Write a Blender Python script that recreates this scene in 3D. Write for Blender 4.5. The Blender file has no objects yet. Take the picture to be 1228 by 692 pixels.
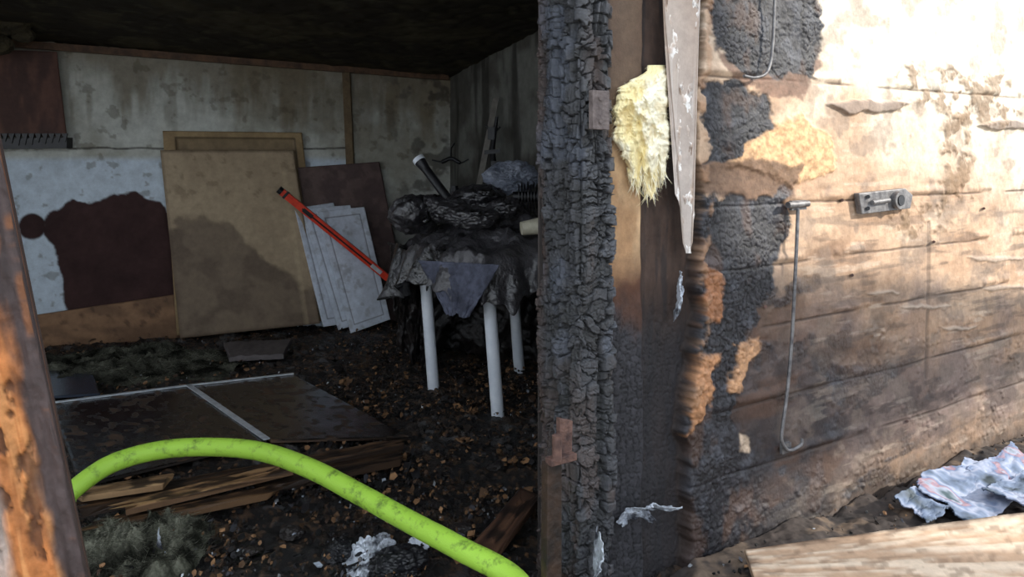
import bpy, bmesh, math, random
import numpy as np
from mathutils import Vector, noise as mnoise
random.seed(4); rng=np.random.default_rng(7)
F=1000.;CX=614.;HY=180.;H=1.4
def W(px,py,Y): return np.array([(px-CX)/F*Y, Y, H-(py-HY)/F*Y])
def FL(px,py,z=0.0): return W(px,py,(H-z)*F/(py-HY))
P0=np.array([.18,2.5,0.]); D=np.array([.827,.562,0.]); D/=np.linalg.norm(D); N=np.array([D[1],-D[0],0.])
UP=np.array([0,0,1.])
def FW(px,py,off=0.0):
    r=np.array([(px-CX)/F,1.,-(py-HY)/F]); Y=(N@P0+off)/(N@r); return W(px,py,Y)
# ---------------- colour / noise ----------------
def lin(c): 
    c=np.array(c,float)/255.; return np.where(c<=.04045,c/12.92,((c+.055)/1.055)**2.4)
def L4(c): return tuple(lin(c))+(1.,)
def hsh(ix,iy,seed):
    h=(ix.astype(np.int64)*374761393+iy.astype(np.int64)*668265263+seed*144269504)&0xffffffff
    h=((h^(h>>13))*1274126177)&0xffffffff
    h=(h^(h>>16))&0xffffffff
    return h/4294967295.
def vn(x,y,seed=0):
    ix=np.floor(x);iy=np.floor(y);fx=x-ix;fy=y-iy
    fx=fx*fx*(3-2*fx);fy=fy*fy*(3-2*fy)
    a=hsh(ix,iy,seed);b=hsh(ix+1,iy,seed);c=hsh(ix,iy+1,seed);d=hsh(ix+1,iy+1,seed)
    return (a*(1-fx)+b*fx)*(1-fy)+(c*(1-fx)+d*fx)*fy
def fbm(x,y,seed=0,o=5):
    s=0;a=.5;t=0
    for i in range(o):
        s=s+a*vn(x*2**i+17.3*i,y*2**i-9.1*i,seed+i);t+=a;a*=.5
    return s/t
def wor(x,y,seed=0,p=2.0):
    ix=np.floor(x);iy=np.floor(y);f1=np.full(x.shape,9.);f2=np.full(x.shape,9.);cid=np.zeros(x.shape)
    for dx in(-1,0,1):
        for dy in(-1,0,1):
            cx=ix+dx;cy=iy+dy
            jx=cx+.1+.8*hsh(cx,cy,seed);jy=cy+.1+.8*hsh(cx,cy,seed+91)
            dd=np.hypot(x-jx,y-jy) if p==2.0 else (np.abs(x-jx)**p+np.abs(y-jy)**p)**(1/p)
            m=dd<f1
            f2=np.where(m,f1,np.minimum(f2,dd));cid=np.where(m,hsh(cx,cy,seed+7),cid);f1=np.where(m,dd,f1)
    return f1,f2,cid
def ss(a,b,x): 
    t=np.clip((x-a)/(b-a),0,1);return t*t*(3-2*t)
def sdpoly(x,y,poly):
    n=len(poly);d=np.full(x.shape,1e9);inside=np.zeros(x.shape,bool)
    for i in range(n):
        x1,y1=poly[i];x2,y2=poly[(i+1)%n];ex,ey=x2-x1,y2-y1
        t=np.clip(((x-x1)*ex+(y-y1)*ey)/(ex*ex+ey*ey+1e-9),0,1)
        d=np.minimum(d,np.hypot(x-x1-t*ex,y-y1-t*ey))
        c=((y1>y)!=(y2>y))&(x<(x2-x1)*(y-y1)/((y2-y1) if y2!=y1 else 1e-9)+x1);inside^=c
    return np.where(inside,-d,d)
def mask(x,y,poly,soft=4,warp=8,ws=22,seed=3):
    wx=x+(fbm(x/ws,y/ws,seed)-.5)*4*warp*.8;wy=y+(fbm(x/ws+50,y/ws,seed+20)-.5)*4*warp*.8
    return 1-ss(-soft,soft,sdpoly(wx,wy,poly))
def mx(col,m,rgb):
    c=lin(rgb) if np.ndim(rgb)==1 or isinstance(rgb,tuple) else rgb
    return col*(1-m[...,None])+c*m[...,None]
# ---------------- materials ----------------
def base_mat(name):
    m=bpy.data.materials.new(name);m.use_nodes=True;nt=m.node_tree;b=nt.nodes['Principled BSDF'];return m,nt,b
def vmat(name,bscale=60,bstr=.3,spec=.3,var=.35,vscale=40,bdist=.01,metal=0):
    m,nt,b=base_mat(name);n=nt.nodes;l=nt.links
    at=n.new('ShaderNodeAttribute');at.attribute_name='Col'
    tc=n.new('ShaderNodeTexCoord')
    no=n.new('ShaderNodeTexNoise');no.inputs['Scale'].default_value=vscale;no.inputs['Detail'].default_value=8;no.inputs['Roughness'].default_value=.7
    l.new(tc.outputs['Object'],no.inputs['Vector'])
    mr=n.new('ShaderNodeMapRange');mr.inputs[1].default_value=.3;mr.inputs[2].default_value=.7;mr.inputs[3].default_value=1-var;mr.inputs[4].default_value=1+var*.7
    l.new(no.outputs['Fac'],mr.inputs[0])
    mm=n.new('ShaderNodeVectorMath');mm.operation='SCALE';l.new(at.outputs['Color'],mm.inputs[0]);l.new(mr.outputs[0],mm.inputs['Scale'])
    l.new(mm.outputs[0],b.inputs['Base Color']);l.new(at.outputs['Alpha'],b.inputs['Roughness'])
    b.inputs['Specular IOR Level'].default_value=spec;b.inputs['Metallic'].default_value=metal
    n2=n.new('ShaderNodeTexNoise');n2.inputs['Scale'].default_value=bscale;n2.inputs['Detail'].default_value=10;n2.inputs['Roughness'].default_value=.75
    l.new(tc.outputs['Object'],n2.inputs['Vector'])
    bp=n.new('ShaderNodeBump');bp.inputs['Strength'].default_value=bstr;bp.inputs['Distance'].default_value=bdist
    l.new(n2.outputs['Fac'],bp.inputs['Height']);l.new(bp.outputs[0],b.inputs['Normal'])
    return m
def pmat(name,c1,c2,scale=10,rough=.6,bstr=.3,bscale=40,metal=0,spec=.4,stretch=(1,1,1),p=(.35,.65),r2=None,bdist=.01):
    m,nt,b=base_mat(name);n=nt.nodes;l=nt.links
    tc=n.new('ShaderNodeTexCoord');mp=n.new('ShaderNodeMapping');mp.inputs['Scale'].default_value=stretch;l.new(tc.outputs['Object'],mp.inputs[0])
    no=n.new('ShaderNodeTexNoise');no.inputs['Scale'].default_value=scale;no.inputs['Detail'].default_value=8;no.inputs['Roughness'].default_value=.65;l.new(mp.outputs[0],no.inputs['Vector'])
    cr=n.new('ShaderNodeValToRGB');cr.color_ramp.elements[0].position=p[0];cr.color_ramp.elements[1].position=p[1];cr.color_ramp.elements[0].color=L4(c1);cr.color_ramp.elements[1].color=L4(c2)
    l.new(no.outputs['Fac'],cr.inputs[0]);l.new(cr.outputs[0],b.inputs['Base Color'])
    if r2 is None: b.inputs['Roughness'].default_value=rough
    else:
        mr=n.new('ShaderNodeMapRange');mr.inputs[1].default_value=.35;mr.inputs[2].default_value=.65;mr.inputs[3].default_value=rough;mr.inputs[4].default_value=r2;l.new(no.outputs['Fac'],mr.inputs[0]);l.new(mr.outputs[0],b.inputs['Roughness'])
    b.inputs['Metallic'].default_value=metal;b.inputs['Specular IOR Level'].default_value=spec
    n2=n.new('ShaderNodeTexNoise');n2.inputs['Scale'].default_value=bscale;n2.inputs['Detail'].default_value=8;l.new(mp.outputs[0],n2.inputs['Vector'])
    bp=n.new('ShaderNodeBump');bp.inputs['Strength'].default_value=bstr;bp.inputs['Distance'].default_value=bdist
    l.new(n2.outputs['Fac'],bp.inputs['Height']);l.new(bp.outputs[0],b.inputs['Normal'])
    return m
# ---------------- mesh helpers ----------------
def link(ob,parent=None):
    bpy.context.scene.collection.objects.link(ob)
    if parent: ob.parent=parent
    return ob
def grid_obj(name,P,col,mat,back,parent=None):
    nv,nu=P.shape[:2];v=P.reshape(-1,3)
    i=np.arange(nv*nu).reshape(nv,nu)
    q=np.stack([i[:-1,:-1],i[:-1,1:],i[1:,1:],i[1:,:-1]],-1).reshape(-1,4)
    cs=[i[0,0],i[0,-1],i[-1,-1],i[-1,0]];b0=nv*nu
    bv=np.array([v[c]+np.asarray(back) for c in cs])
    V=np.concatenate([v,bv])
    faces=[f for f in q.tolist()]
    e=[i[0,:].tolist(),i[:,-1].tolist(),i[-1,::-1].tolist(),i[::-1,0].tolist()]
    for k in range(4):
        faces.append(e[k][::-1]+[b0+k,b0+(k+1)%4])
    faces.append([b0+3,b0+2,b0+1,b0])
    me=bpy.data.meshes.new(name);me.from_pydata(V.tolist(),[],faces)
    a=me.color_attributes.new('Col','FLOAT_COLOR','POINT')
    c=np.concatenate([col.reshape(-1,4),col.reshape(-1,4)[cs]]).astype(np.float32);a.data.foreach_set('color',c.ravel())
    sm=np.zeros(len(faces),bool);sm[:len(q)]=True;me.polygons.foreach_set('use_smooth',sm)
    me.materials.append(mat);me.update()
    return link(bpy.data.objects.new(name,me),parent)
def bil(c,nu,nv):
    u=np.linspace(0,1,nu)[None,:,None];v=np.linspace(0,1,nv)[:,None,None]
    a,b,cc,d=[np.asarray(x,float) for x in c]
    return a*(1-u)*(1-v)+b*u*(1-v)+cc*u*v+d*(1-u)*v
def pxy(P): return CX+F*P[...,0]/P[...,1], HY+F*(H-P[...,2])/P[...,1]
def panel(name,c,thick,paint,mat,res=.012,parent=None):
    c=[np.asarray(x,float) for x in c]
    nu=max(2,int(np.linalg.norm(c[1]-c[0])/res));nv=max(2,int(np.linalg.norm(c[3]-c[0])/res))
    P=bil(c,nu,nv);nn=np.cross(c[1]-c[0],c[3]-c[0]);nn/=np.linalg.norm(nn)
    if nn[1]<0 and abs(nn[1])>abs(nn[2]): nn=-nn
    if abs(nn[2])>abs(nn[1]) and nn[2]>0: nn=-nn
    x,y=pxy(P);u=np.linspace(0,1,nu)[None,:]*np.ones((nv,1));v=np.linspace(0,1,nv)[:,None]*np.ones((1,nu))
    col,rg,disp=paint(x,y,u,v)
    P=P-nn*disp[...,None]
    return grid_obj(name,P,np.concatenate([col,rg[...,None]],-1),mat,nn*thick,parent)
def smoothpath(pts,n=12):
    p=[np.asarray(q,float) for q in pts];p=[2*p[0]-p[1]]+p+[2*p[-1]-p[-2]];o=[]
    for i in range(1,len(p)-2):
        for t in np.linspace(0,1,n,endpoint=False):
            a,b,c,d=p[i-1:i+3];o.append(.5*((2*b)+(c-a)*t+(2*a-5*b+4*c-d)*t*t+(-a+3*b-3*c+d)*t**3))
    o.append(p[-2]);return o
class MB:
    def __init__(s): s.v=[];s.f=[];s.m=[];s.sm=[]
    def add(s,v,f,m=0,sm=False):
        b=len(s.v);s.v+= [tuple(map(float,x)) for x in v];s.f+=[tuple(b+i for i in q) for q in f];s.m+=[m]*len(f);s.sm+=[sm]*len(f)
    def slab(s,c,back,m=0):
        c=[np.asarray(x,float) for x in c];b=[x+np.asarray(back,float) for x in c]
        n=len(c);s.add(c+b,[tuple(range(n)),tuple(range(2*n-1,n-1,-1))]+[(i,i+n,(i+1)%n+n,(i+1)%n) for i in range(n)],m)
    def box(s,c,ax,m=0):
        c=np.asarray(c,float);a,b,d=[np.asarray(x,float)/2 for x in ax]
        s.slab([c-a-b-d,c+a-b-d,c+a+b-d,c-a+b-d],2*d,m)
    def tube(s,pts,r,seg=12,m=0,sm=True,cap=True):
        pts=[np.asarray(p,float) for p in pts];n=len(pts);rr=r if hasattr(r,'__len__') else [r]*n
        up=np.array([0.,0,1]);V=[];prev=None
        for i in range(n):
            t=pts[min(i+1,n-1)]-pts[max(i-1,0)];t/=np.linalg.norm(t)+1e-12
            if prev is None:
                a=np.cross(t,up)
                if np.linalg.norm(a)<.1:a=np.cross(t,[1.,0,0])
            else: a=prev-t*(prev@t)
            a/=np.linalg.norm(a);prev=a;b=np.cross(t,a)
            for k in range(seg):
                q=2*math.pi*k/seg;V.append(pts[i]+rr[i]*(a*math.cos(q)+b*math.sin(q)))
        f=[(i*seg+k,i*seg+(k+1)%seg,(i+1)*seg+(k+1)%seg,(i+1)*seg+k) for i in range(n-1) for k in range(seg)]
        s.add(V,f,m,sm)
        if cap:
            s.add(V[:seg],[tuple(range(seg))[::-1]],m);s.add(V[-seg:],[tuple(range(seg))],m)
    def obj(s,name,mats,parent=None,bevel=0):
        me=bpy.data.meshes.new(name);me.from_pydata(s.v,[],s.f)
        for m in mats: me.materials.append(m)
        me.polygons.foreach_set('material_index',s.m);me.polygons.foreach_set('use_smooth',s.sm);me.update()
        o=link(bpy.data.objects.new(name,me),parent)
        if bevel:
            b=o.modifiers.new('b','BEVEL');b.width=bevel;b.segments=2;b.limit_method='ANGLE'
        return o
def blob(name,c,r,amp,mat,sub=5,zmin=None,seed=0,parent=None,smooth=False,rot=0,folds=14):
    R=random.Random(seed*77+5)
    K=[(Vector((R.gauss(0,1),R.gauss(0,1),R.gauss(0,1))).normalized(),R.uniform(-.7,.7),R.uniform(.3,1)*R.choice([-1,1])) for _ in range(folds)]
    bm=bmesh.new();bmesh.ops.create_icosphere(bm,subdivisions=sub,radius=1)
    cr,sr=math.cos(rot),math.sin(rot)
    for v in bm.verts:
        d=v.co.normalized();s=sum(a*(abs(d.dot(k)-q)-.5) for k,q,a in K)/math.sqrt(folds)*1.6
        s+=.25*mnoise.noise(d*5+Vector((seed,0,0)))+.15*mnoise.noise(d*11)
        w=d*(1+amp*s);x,y,z=w.x*r[0],w.y*r[1],w.z*r[2]
        v.co=Vector((c[0]+x*cr-y*sr,c[1]+x*sr+y*cr,c[2]+z))
        if zmin is not None and v.co.z<zmin: v.co.z=zmin+.0005*random.random()
    me=bpy.data.meshes.new(name);bm.to_mesh(me);bm.free();me.materials.append(mat)
    me.polygons.foreach_set('use_smooth',[smooth]*len(me.polygons))
    return link(bpy.data.objects.new(name,me),parent)
def crumple(name,o,ax,ay,an,mat,seed=0,folds=16,amp=.35,n=60,parent=None,smooth=False,jag=.35,zmin=None,thin=.0015,dens=1.):
    R=np.random.default_rng(seed);g=np.linspace(-1,1,n);U,V=np.meshgrid(g,g)
    U=U+(fbm(U*2+5,V*2,seed)-.5)*.5;V=V+(fbm(U*2,V*2+9,seed+3)-.5)*.5
    A=np.arctan2(V,U);rr=1+jag*(fbm(np.cos(A)*1.7+3,np.sin(A)*1.7+3,seed+5)-.5)*2
    h=np.zeros_like(U);du=0*U;dv=0*U
    for k in range(folds):
        q=R.uniform(0,6.28);c=R.uniform(-1,1);a=R.uniform(.3,1)*(1 if k%2 else -1);f=np.abs(U*math.cos(q)+V*math.sin(q)-c);h+=a*f
        if k%4==0: du+=.12*a*f*math.cos(q);dv+=.12*a*f*math.sin(q)
    h+= (fbm(U*6*dens,V*6*dens,seed+8)-.5)*1.0
    h=(h-h.mean())*amp
    U=(U-du)*rr;V=(V-dv)*rr
    P=np.asarray(o)+U[...,None]*np.asarray(ax)+V[...,None]*np.asarray(ay)+h[...,None]*np.asarray(an)
    if zmin is not None: P[...,2]=np.maximum(P[...,2],zmin+.002*np.abs(h))
    f=[(i*n+j,i*n+j+1,(i+1)*n+j+1,(i+1)*n+j) for i in range(n-1) for j in range(n-1)]
    m=MB();m.add(P.reshape(-1,3),f,0,smooth);ob=m.obj(name,[mat],parent);s=ob.modifiers.new('s','SOLIDIFY');s.thickness=thin;return ob
def empty(name):
    e=bpy.data.objects.new(name,None);e.empty_display_size=.1;return link(e)

# =============== MATERIALS ===============
M_wall=vmat('burnt_plywood',90,.45,.35,.28,25)
M_in=vmat('sooty_plaster',70,.25,.2,.22,14)
M_char=vmat('charred_timber',140,.6,.8,.35,60)
M_floor=vmat('burnt_floor_mat',90,.9,.5,.5,50,bdist=.02)
M_board=vmat('fibreboard',80,.2,.25,.2,20)
M_wet=vmat('wet_black_laminate',30,.12,.6,.3,12)
M_deb=vmat('debris_bits',90,.3,.3,.3,60)
M_wool=vmat('mineral_wool',260,.9,.05,.5,120,bdist=.01)
M_metal=pmat('weathered_steel',(78,76,78),(128,126,126),30,.5,.2,60,metal=.4)
M_rust=pmat('rusty_steel',(62,46,44),(112,84,74),30,.7,.5,80,metal=.2)
M_foil=pmat('aluminium_foil',(62,64,72),(206,212,222),14,.3,.5,60,metal=.4,r2=.55,p=(.40,.56))
M_black=pmat('black_plastic',(14,14,16),(32,32,36),12,.4,.2,40)
M_white=pmat('white_enamel',(205,212,222),(228,232,238),8,.35,.1,30)
M_alu=pmat('aluminium_edging',(165,172,180),(205,210,215),20,.4,.1,30,metal=.3)
M_darkwood=pmat('charred_plank',(22,18,16),(62,45,34),14,.6,.6,40)
M_brown=pmat('brown_wood',(62,44,32),(104,76,54),12,.7,.4,40)

# =============== CAMERA ===============
cd=bpy.data.cameras.new('camera');cd.sensor_width=36;cd.lens=36*F/1228;cd.shift_y=-(346-HY)/1228;cd.clip_start=.05
cam=link(bpy.data.objects.new('camera',cd));cam.location=(0,0,H);cam.rotation_euler=(math.pi/2,0,0)
bpy.context.scene.camera=cam

# =============== FRONT WALL ===============
def front_wall():
    nu,nv=860,620
    u=np.linspace(.135,3.3,nu);z=np.linspace(2.5,-.12,nv)
    U,Z=np.meshgrid(u,z)
    P=P0+U[...,None]*D+0.;P[...,2]=Z
    x,y=pxy(P)
    bs=fbm(U*2.2,Z*9,5)
    n1=fbm(U*5,Z*5,11);n2=fbm(U*18,Z*22,12)
    col=np.ones(P.shape)*lin((168,136,110))
    col=mx(col,ss(.35,.7,bs)*.7,(196,168,142))
    pal=ss(60,-150,(y-130)-(x-970)*.5+(n1-.5)*220)
    col=mx(col,pal,(228,216,198))
    soot_shade=ss(320,470,y+(x-900)*-.05+(n1-.5)*200+(bs-.5)*120)
    col=mx(col,soot_shade*.85,(102,88,86))  # soot, with the shade of the mid and lower band painted in
    soot_shade2=ss(230,-60,(x-840)-(y-330)*.75+(n1-.5)*320)*ss(230,380,y)
    col=mx(col,soot_shade2*.95,(38,36,40))  # second soot layer, also deepens the painted shade lower down
    bn=ss(.48,.64,fbm(U*3.2,Z*8,141))*ss(230,320,y)*ss(330,40,x-880+(n1-.5)*120);col=mx(col,bn*.6,(86,60,44))
    bn2=ss(.52,.66,fbm(U*6,Z*20,142))*ss(380,440,y);col=mx(col,bn2*.6,(58,48,46))
    foot=ss(.26,.10,Z+(n1-.5)*.3);col=mx(col,foot*.6*ss(960,1090,x),(148,120,96))
    fd=ss(.12,.02,Z+(n2-.5)*.12);col=mx(col,fd*.7,(50,44,42))
    sc=ss(.64,.72,fbm(U*5,Z*34,77))*.3;col=mx(col,sc*ss(900,1000,x)*(1-.5*soot_shade),(208,192,174))
    ds=ss(.58,.70,fbm(U*4+7,Z*30,79))*.5;col=mx(col,ds*ss(900,1000,x)*ss(150,300,y),(78,66,60))
    gm=ss(.54,.68,fbm(U*9+3,Z*12,55));col=mx(col,gm*.5*ss(860,1000,x),(114,100,90))
    # blistered paint on lower half
    b1,b2,bid=wor(U*26+n2,Z*34+n2,205);bl0=ss(.5,.62,fbm(U*7,Z*9,206))*ss(330,430,y)
    off=(n2-.5)*.006+(n1-.5)*.008+bl0*ss(.6,.1,b1)*.006*bid
    for zz in (1.655,1.205,.985,.765,.5,.27):
        w=np.abs(Z-zz-(fbm(U*3,U*0,int(zz*100))-.5)*.016)
        s=ss(.006,.002,w)*ss(.35,.55,fbm(U*4,Z*0+zz*9,9)+.04)
        col=mx(col,s*.7,(62,50,44));off-=s*.005
        off+=ss(.5,.62,fbm(U*5,Z*0+zz*7,19))*(Z>zz)*.010*ss(0,.02,Z-zz)*ss(.05,.02,Z-zz)
    s=ss(3,1,np.abs(x-1113+(y-350)*.02))*((y>265)&(y<455));col=mx(col,s*.45,(70,60,55));off-=s*.004
    for k,(a,b,w,h) in enumerate([(1040,128,50,8),(1205,150,32,6),(1195,310,34,3),(1110,368,30,2.5),(1060,352,20,2),(1150,392,24,2.5),(1205,345,30,3)]):
        m=mask(x,y,[(a-w,b-h*.3),(a-w*.3,b-h),(a+w,b-h*.5),(a+w*.8,b+h*.6),(a-w*.5,b+h)],1.5,3,14,40+k)
        col=mx(col,m*.8,(128,112,102) if k<2 else (168,150,134));off+=m*(.016 if k<2 else .006)
    for k,poly in enumerate([[(1075,85),(1140,80),(1215,95),(1225,140),(1180,150),(1120,135),(1080,120)],[(1060,240),(1130,235),(1140,270),(1100,290),(1060,270)],[(1128,145),(1160,140),(1165,240),(1130,240)]]):
        m=mask(x,y,poly,6,10,16,60+k)*ss(.4,.6,n2);col=mx(col,m*.8,(130,106,82));off+=m*.01*n2
    edge=840+(fbm(y/34,y*0,44)-.5)*20+(fbm(y/8,y*0,45)-.5)*5*ss(420,360,y)+ss(400,560,y)*-16
    rec=1-ss(-2,2,x-edge);keep=1-rec
    def tear(poly,c,amt=1,seed=1,sf=3,wp=7):
        nonlocal col
        m=mask(x,y,poly,sf,wp,15,seed)*amt*keep
        cc=lin(c)*(.45+1.0*fbm(U*60,Z*90,seed+4)[...,None]);col=col*(1-m[...,None])+cc*m[...,None]
        return m
    m=tear([(872,165),(905,150),(960,140),(1000,165),(995,205),(950,222),(905,205),(880,200)],(200,160,120),1,71);off+=m*(.004+n2*.010)
    m=tear([(838,193),(885,190),(960,200),(955,232),(900,240),(838,236)],(104,80,64),.9,72)
    m=tear([(860,60),(960,50),(985,85),(960,118),(925,118),(880,100)],(104,76,64),.8,73)
    wx=fbm(U*9,Z*9,2)*2.5;wy=fbm(U*9,Z*9,3)*2.5
    f1,f2,cid=wor(U*38+wx,Z*50+wy,5,3.);crack=ss(.0,.13,f2-f1)
    big=fbm(U*7,Z*5,15)
    cs=.45+.55*ss(.35,.6,big)
    charc=lin((44,43,47))*(1-cs[...,None]*.75*(1-crack[...,None]))*(.7+.6*cid[...,None])
    fine=fbm(U*70,Z*70,14);charc=charc*(.5+1.0*fine[...,None])
    chm=np.zeros_like(U)
    for k,poly in enumerate([
        [(846,-40),(985,-40),(983,60),(978,98),(940,88),(900,92),(862,62),(850,40)],
        [(846,100),(880,95),(932,118),(928,150),(896,168),(880,196),(846,196)],
        [(838,236),(944,230),(946,262),(938,300),(925,348),(905,372),(895,430),(880,470),(890,560),(905,640),(890,800),(720,800),(722,400),(738,392),(778,380),(835,400)],
        [(866,392),(900,372),(890,425),(862,450)],
        ]):
        chm=np.maximum(chm,mask(x,y,poly,2.5,9,20,80+k))
    chm=np.maximum(chm,.85*ss(80,-60,(x-905)-(y-540)*.6+(n1-.5)*200)*ss(420,520,y))
    chm=np.maximum(chm,.75*ss(.56,.66,fbm(U*6,Z*9,99))*ss(190,20,x-900)*ss(280,360,y))
    chm=np.maximum(chm,.6*ss(.60,.70,fbm(U*5,Z*12,109))*ss(360,100,x-900)*ss(400,450,y))
    col=col*(1-chm[...,None])+charc*chm[...,None]
    off+=chm*(-.006+crack*.005*cs*(.5+cid)+fine*.004+(big-.5)*.02)
    ash=ss(.55,.7,fbm(U*14,Z*14,91))*chm*.4;col=mx(col,ash,(82,84,92))
    bra=ss(.56,.7,fbm(U*10,Z*7,93))*chm*.5;col=mx(col,bra,(86,64,52))
    m=tear([(834,425),(860,420),(852,470),(842,505),(826,518)],(180,130,92),1,75);off+=m*.008
    m=tear([(880,412),(908,406),(898,440),(884,470),(876,468)],(184,140,104),1,76);off+=m*.006
    m=tear([(844,318),(862,330),(864,385),(846,380)],(150,102,70),1,78);off+=m*.006
    m=tear([(886,520),(900,522),(898,542),(888,540)],(190,168,146),1,79,sf=2,wp=3)
    rc=np.ones(P.shape)*lin((168,130,94));rn=fbm(U*12,Z*7,61)
    rc=mx(rc,ss(.35,.65,rn)*.6,(214,180,140))
    rc=mx(rc,ss(290,350,y+(rn-.5)*90),(84,54,38))
    rc=mx(rc,ss(215,90,y+(rn-.5)*60)*.9,(84,68,58))
    bl=ss(345,420,y+(rn-.5)*90);rc=rc*(1-bl[...,None])+charc*1.1*bl[...,None]
    lf=ss(6,-2,x-736)*.8;rc=rc*(1-lf[...,None])+charc*lf[...,None]
    gr=ss(776,783,x+(rn-.5)*8)
    gcol=lin((70,54,46))*(.4+1.0*fbm(U*40,Z*8,66)[...,None]);gcol=mx(gcol,ss(.5,.65,fbm(U*30,Z*4,67))*.6,(34,32,34));gcol=mx(gcol,ss(330,430,y)*.85,(34,34,38))
    rc=rc*(1-gr[...,None])+gcol*gr[...,None]
    sidef=ss(-7,-1,x-edge);rc=mx(rc,sidef*.85,(44,34,30))
    col=col*(1-rec[...,None])+rc*rec[...,None]
    rim=ss(8,1,np.abs(x-edge-5))*(y<520)*ss(.45,.6,n2)*keep;col=mx(col,rim*.65,(166,128,98))
    off=off*keep+rec*(-.030-.022*gr+(rn-.5)*.02*gr+bl*(crack*.004-.002))+rim*.006
    P=P+off[...,None]*N
    rg=.72-.28*chm*keep+(n2-.5)*.2
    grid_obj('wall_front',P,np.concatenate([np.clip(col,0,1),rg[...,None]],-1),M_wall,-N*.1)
front_wall()

# =============== CHARRED POST ===============
def post():
    C=P0+D*.013+N*.02;B=C-N*.21;E=C+D*.135;G=E-N*.1
    path=[];nrm=[]
    def seg(a,b,n,nn):
        for t in np.linspace(0,1,n,endpoint=False): path.append(a+(b-a)*t);nrm.append(nn)
    r=.014
    seg(B,C-N*r,90,-D)
    for q in np.linspace(0,math.pi/2,8,endpoint=False):
        nn=-D*math.cos(q)+N*math.sin(q);path.append(C-N*r+D*r+nn*r);nrm.append(nn)
    seg(C+D*r,E-D*r,60,N)
    for q in np.linspace(0,math.pi/2,8,endpoint=False):
        nn=N*math.cos(q)+D*math.sin(q);path.append(E-N*r-D*r+nn*r);nrm.append(nn)
    seg(E-N*r,G,20,D)
    path=np.array(path);nrm=np.array(nrm);s=np.concatenate([[0],np.cumsum(np.linalg.norm(np.diff(path,axis=0),axis=1))])
    z=np.linspace(2.5,-.12,1050);S,Z=np.meshgrid(s,z)
    P=np.repeat(path[None],len(z),0).copy();P[...,2]=Z;Nn=np.repeat(nrm[None],len(z),0)
    wx=fbm(S*14,Z*8,3)*2.0+fbm(S*60,Z*60,13)*.35;wy=fbm(S*10,Z*6,4)*2.6+fbm(S*60,Z*60,14)*.45
    f1,f2,cid=wor(S*15+wx,Z*25+wy,8,4.);c1=ss(.01,.11,f2-f1)
    g1,g2,gid=wor(S*30+wx*1.5,Z*60+wy*1.5,9,4.);c2=ss(.0,.12,g2-g1)
    zone=ss(.46,.58,fbm(S*7,Z*2.6,41))
    sub=(hsh(np.floor(cid*997),np.floor(cid*31),3)>.45)          # some blocks split again
    c=c1*(1-(1-c2)*np.maximum(zone,sub*.8)*.75)
    n=fbm(S*8,Z*2.5,21);deep=ss(.58,.70,fbm(S*34,Z*1.6,25));miss=(cid>.84).astype(float)*c1
    fine=fbm(S*120,Z*190,33);step=np.round(cid*4)/4
    off=c1*.016*(.2+1.3*step)+c*.007+(n-.5)*.045-deep*.018-miss*.018+(fine-.5)*.003-.018
    k=(c*(1-.7*deep))[...,None]
    col=lin((46,47,52))*(.05+.95*k)*(.35+1.2*cid[...,None])*(.7+.6*fine[...,None])
    lb=ss(.06,.0,S-.01+(n-.5)*.06)*.6;col=mx(col,lb*(.3+.7*c),(70,46,34))
    br=ss(.54,.66,fbm(S*12,Z*3,31))*ss(.0,.1,S-.2)*.5;col=mx(col,br*c,(86,64,52))
    lw=ss(.9,.5,Z)*ss(.48,.65,fbm(S*16,Z*5,37))*.5;col=mx(col,lw*c,(80,62,54))
    bl=ss(.58,.70,fbm(S*9,Z*5,35))*.4*c;col=mx(col,bl,(84,92,108))
    P=P+off[...,None]*Nn
    rg=.26+.4*(1-c)+.15*fine
    grid_obj('charred_door_post',P,np.concatenate([np.clip(col,0,1),rg[...,None]],-1),M_char,-N*.02)
post()

# =============== LEFT JAMB ===============
def ljamb():
    a=np.array([.93,.36,0]);a/=np.linalg.norm(a);nn=np.array([a[1],-a[0],0])
    def edge(z): return np.array([-.79-.205*z,1.74,z])
    zs=np.linspace(2.3,-.1,520);ws=np.linspace(-.4,0,130)
    P=np.array([[edge(z)+a*w for w in ws] for z in zs]);Wd,Z=np.meshgrid(ws,zs)
    x,y=pxy(P);n=fbm(Wd*20,Z*5,3);n2=fbm(Wd*60,Z*24,4);g=fbm(Wd*90,Z*4,24);n4=fbm(Wd*30,Z*16,34)
    col=np.ones(P.shape)*lin((186,116,64));col=col*(.4+1.1*n2[...,None])
    col=mx(col,ss(.5,.65,g)*.5,(218,156,98))
    dark=ss(-.075,-.045,Wd+(n-.5)*.07+(n4-.5)*.03);cc=lin((70,58,56))*(.4+1.1*g)[...,None];col=col*(1-dark[...,None])+cc*dark[...,None]
    dk2=ss(.56,.64,n4);col=mx(col,dk2*.8*(1-dark),(52,36,30))
    pale=ss(500,580,y+(n-.5)*90)*ss(-.10,-.14,Wd+(n-.5)*.06);col=mx(col,pale*.85,(176,162,152))
    ed=ss(-.018,-.008,Wd)*ss(.45,.6,fbm(Wd*3,Z*18,77));col=mx(col,ed*.8,(130,84,54))
    off=(n-.5)*.03+(n2-.5)*.018-dk2*.01*(1-dark)-dark*.012
    P=P+off[...,None]*nn;P[...,0]+=(ws>-.02)[None,:]*(fbm(Z*20,Z*0,8)-.5)*.012
    grid_obj('burnt_door_jamb',P,np.concatenate([np.clip(col,0,1),np.full(Z.shape+(1,),.7)],-1),M_wall,-nn*.05)
ljamb()

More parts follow.
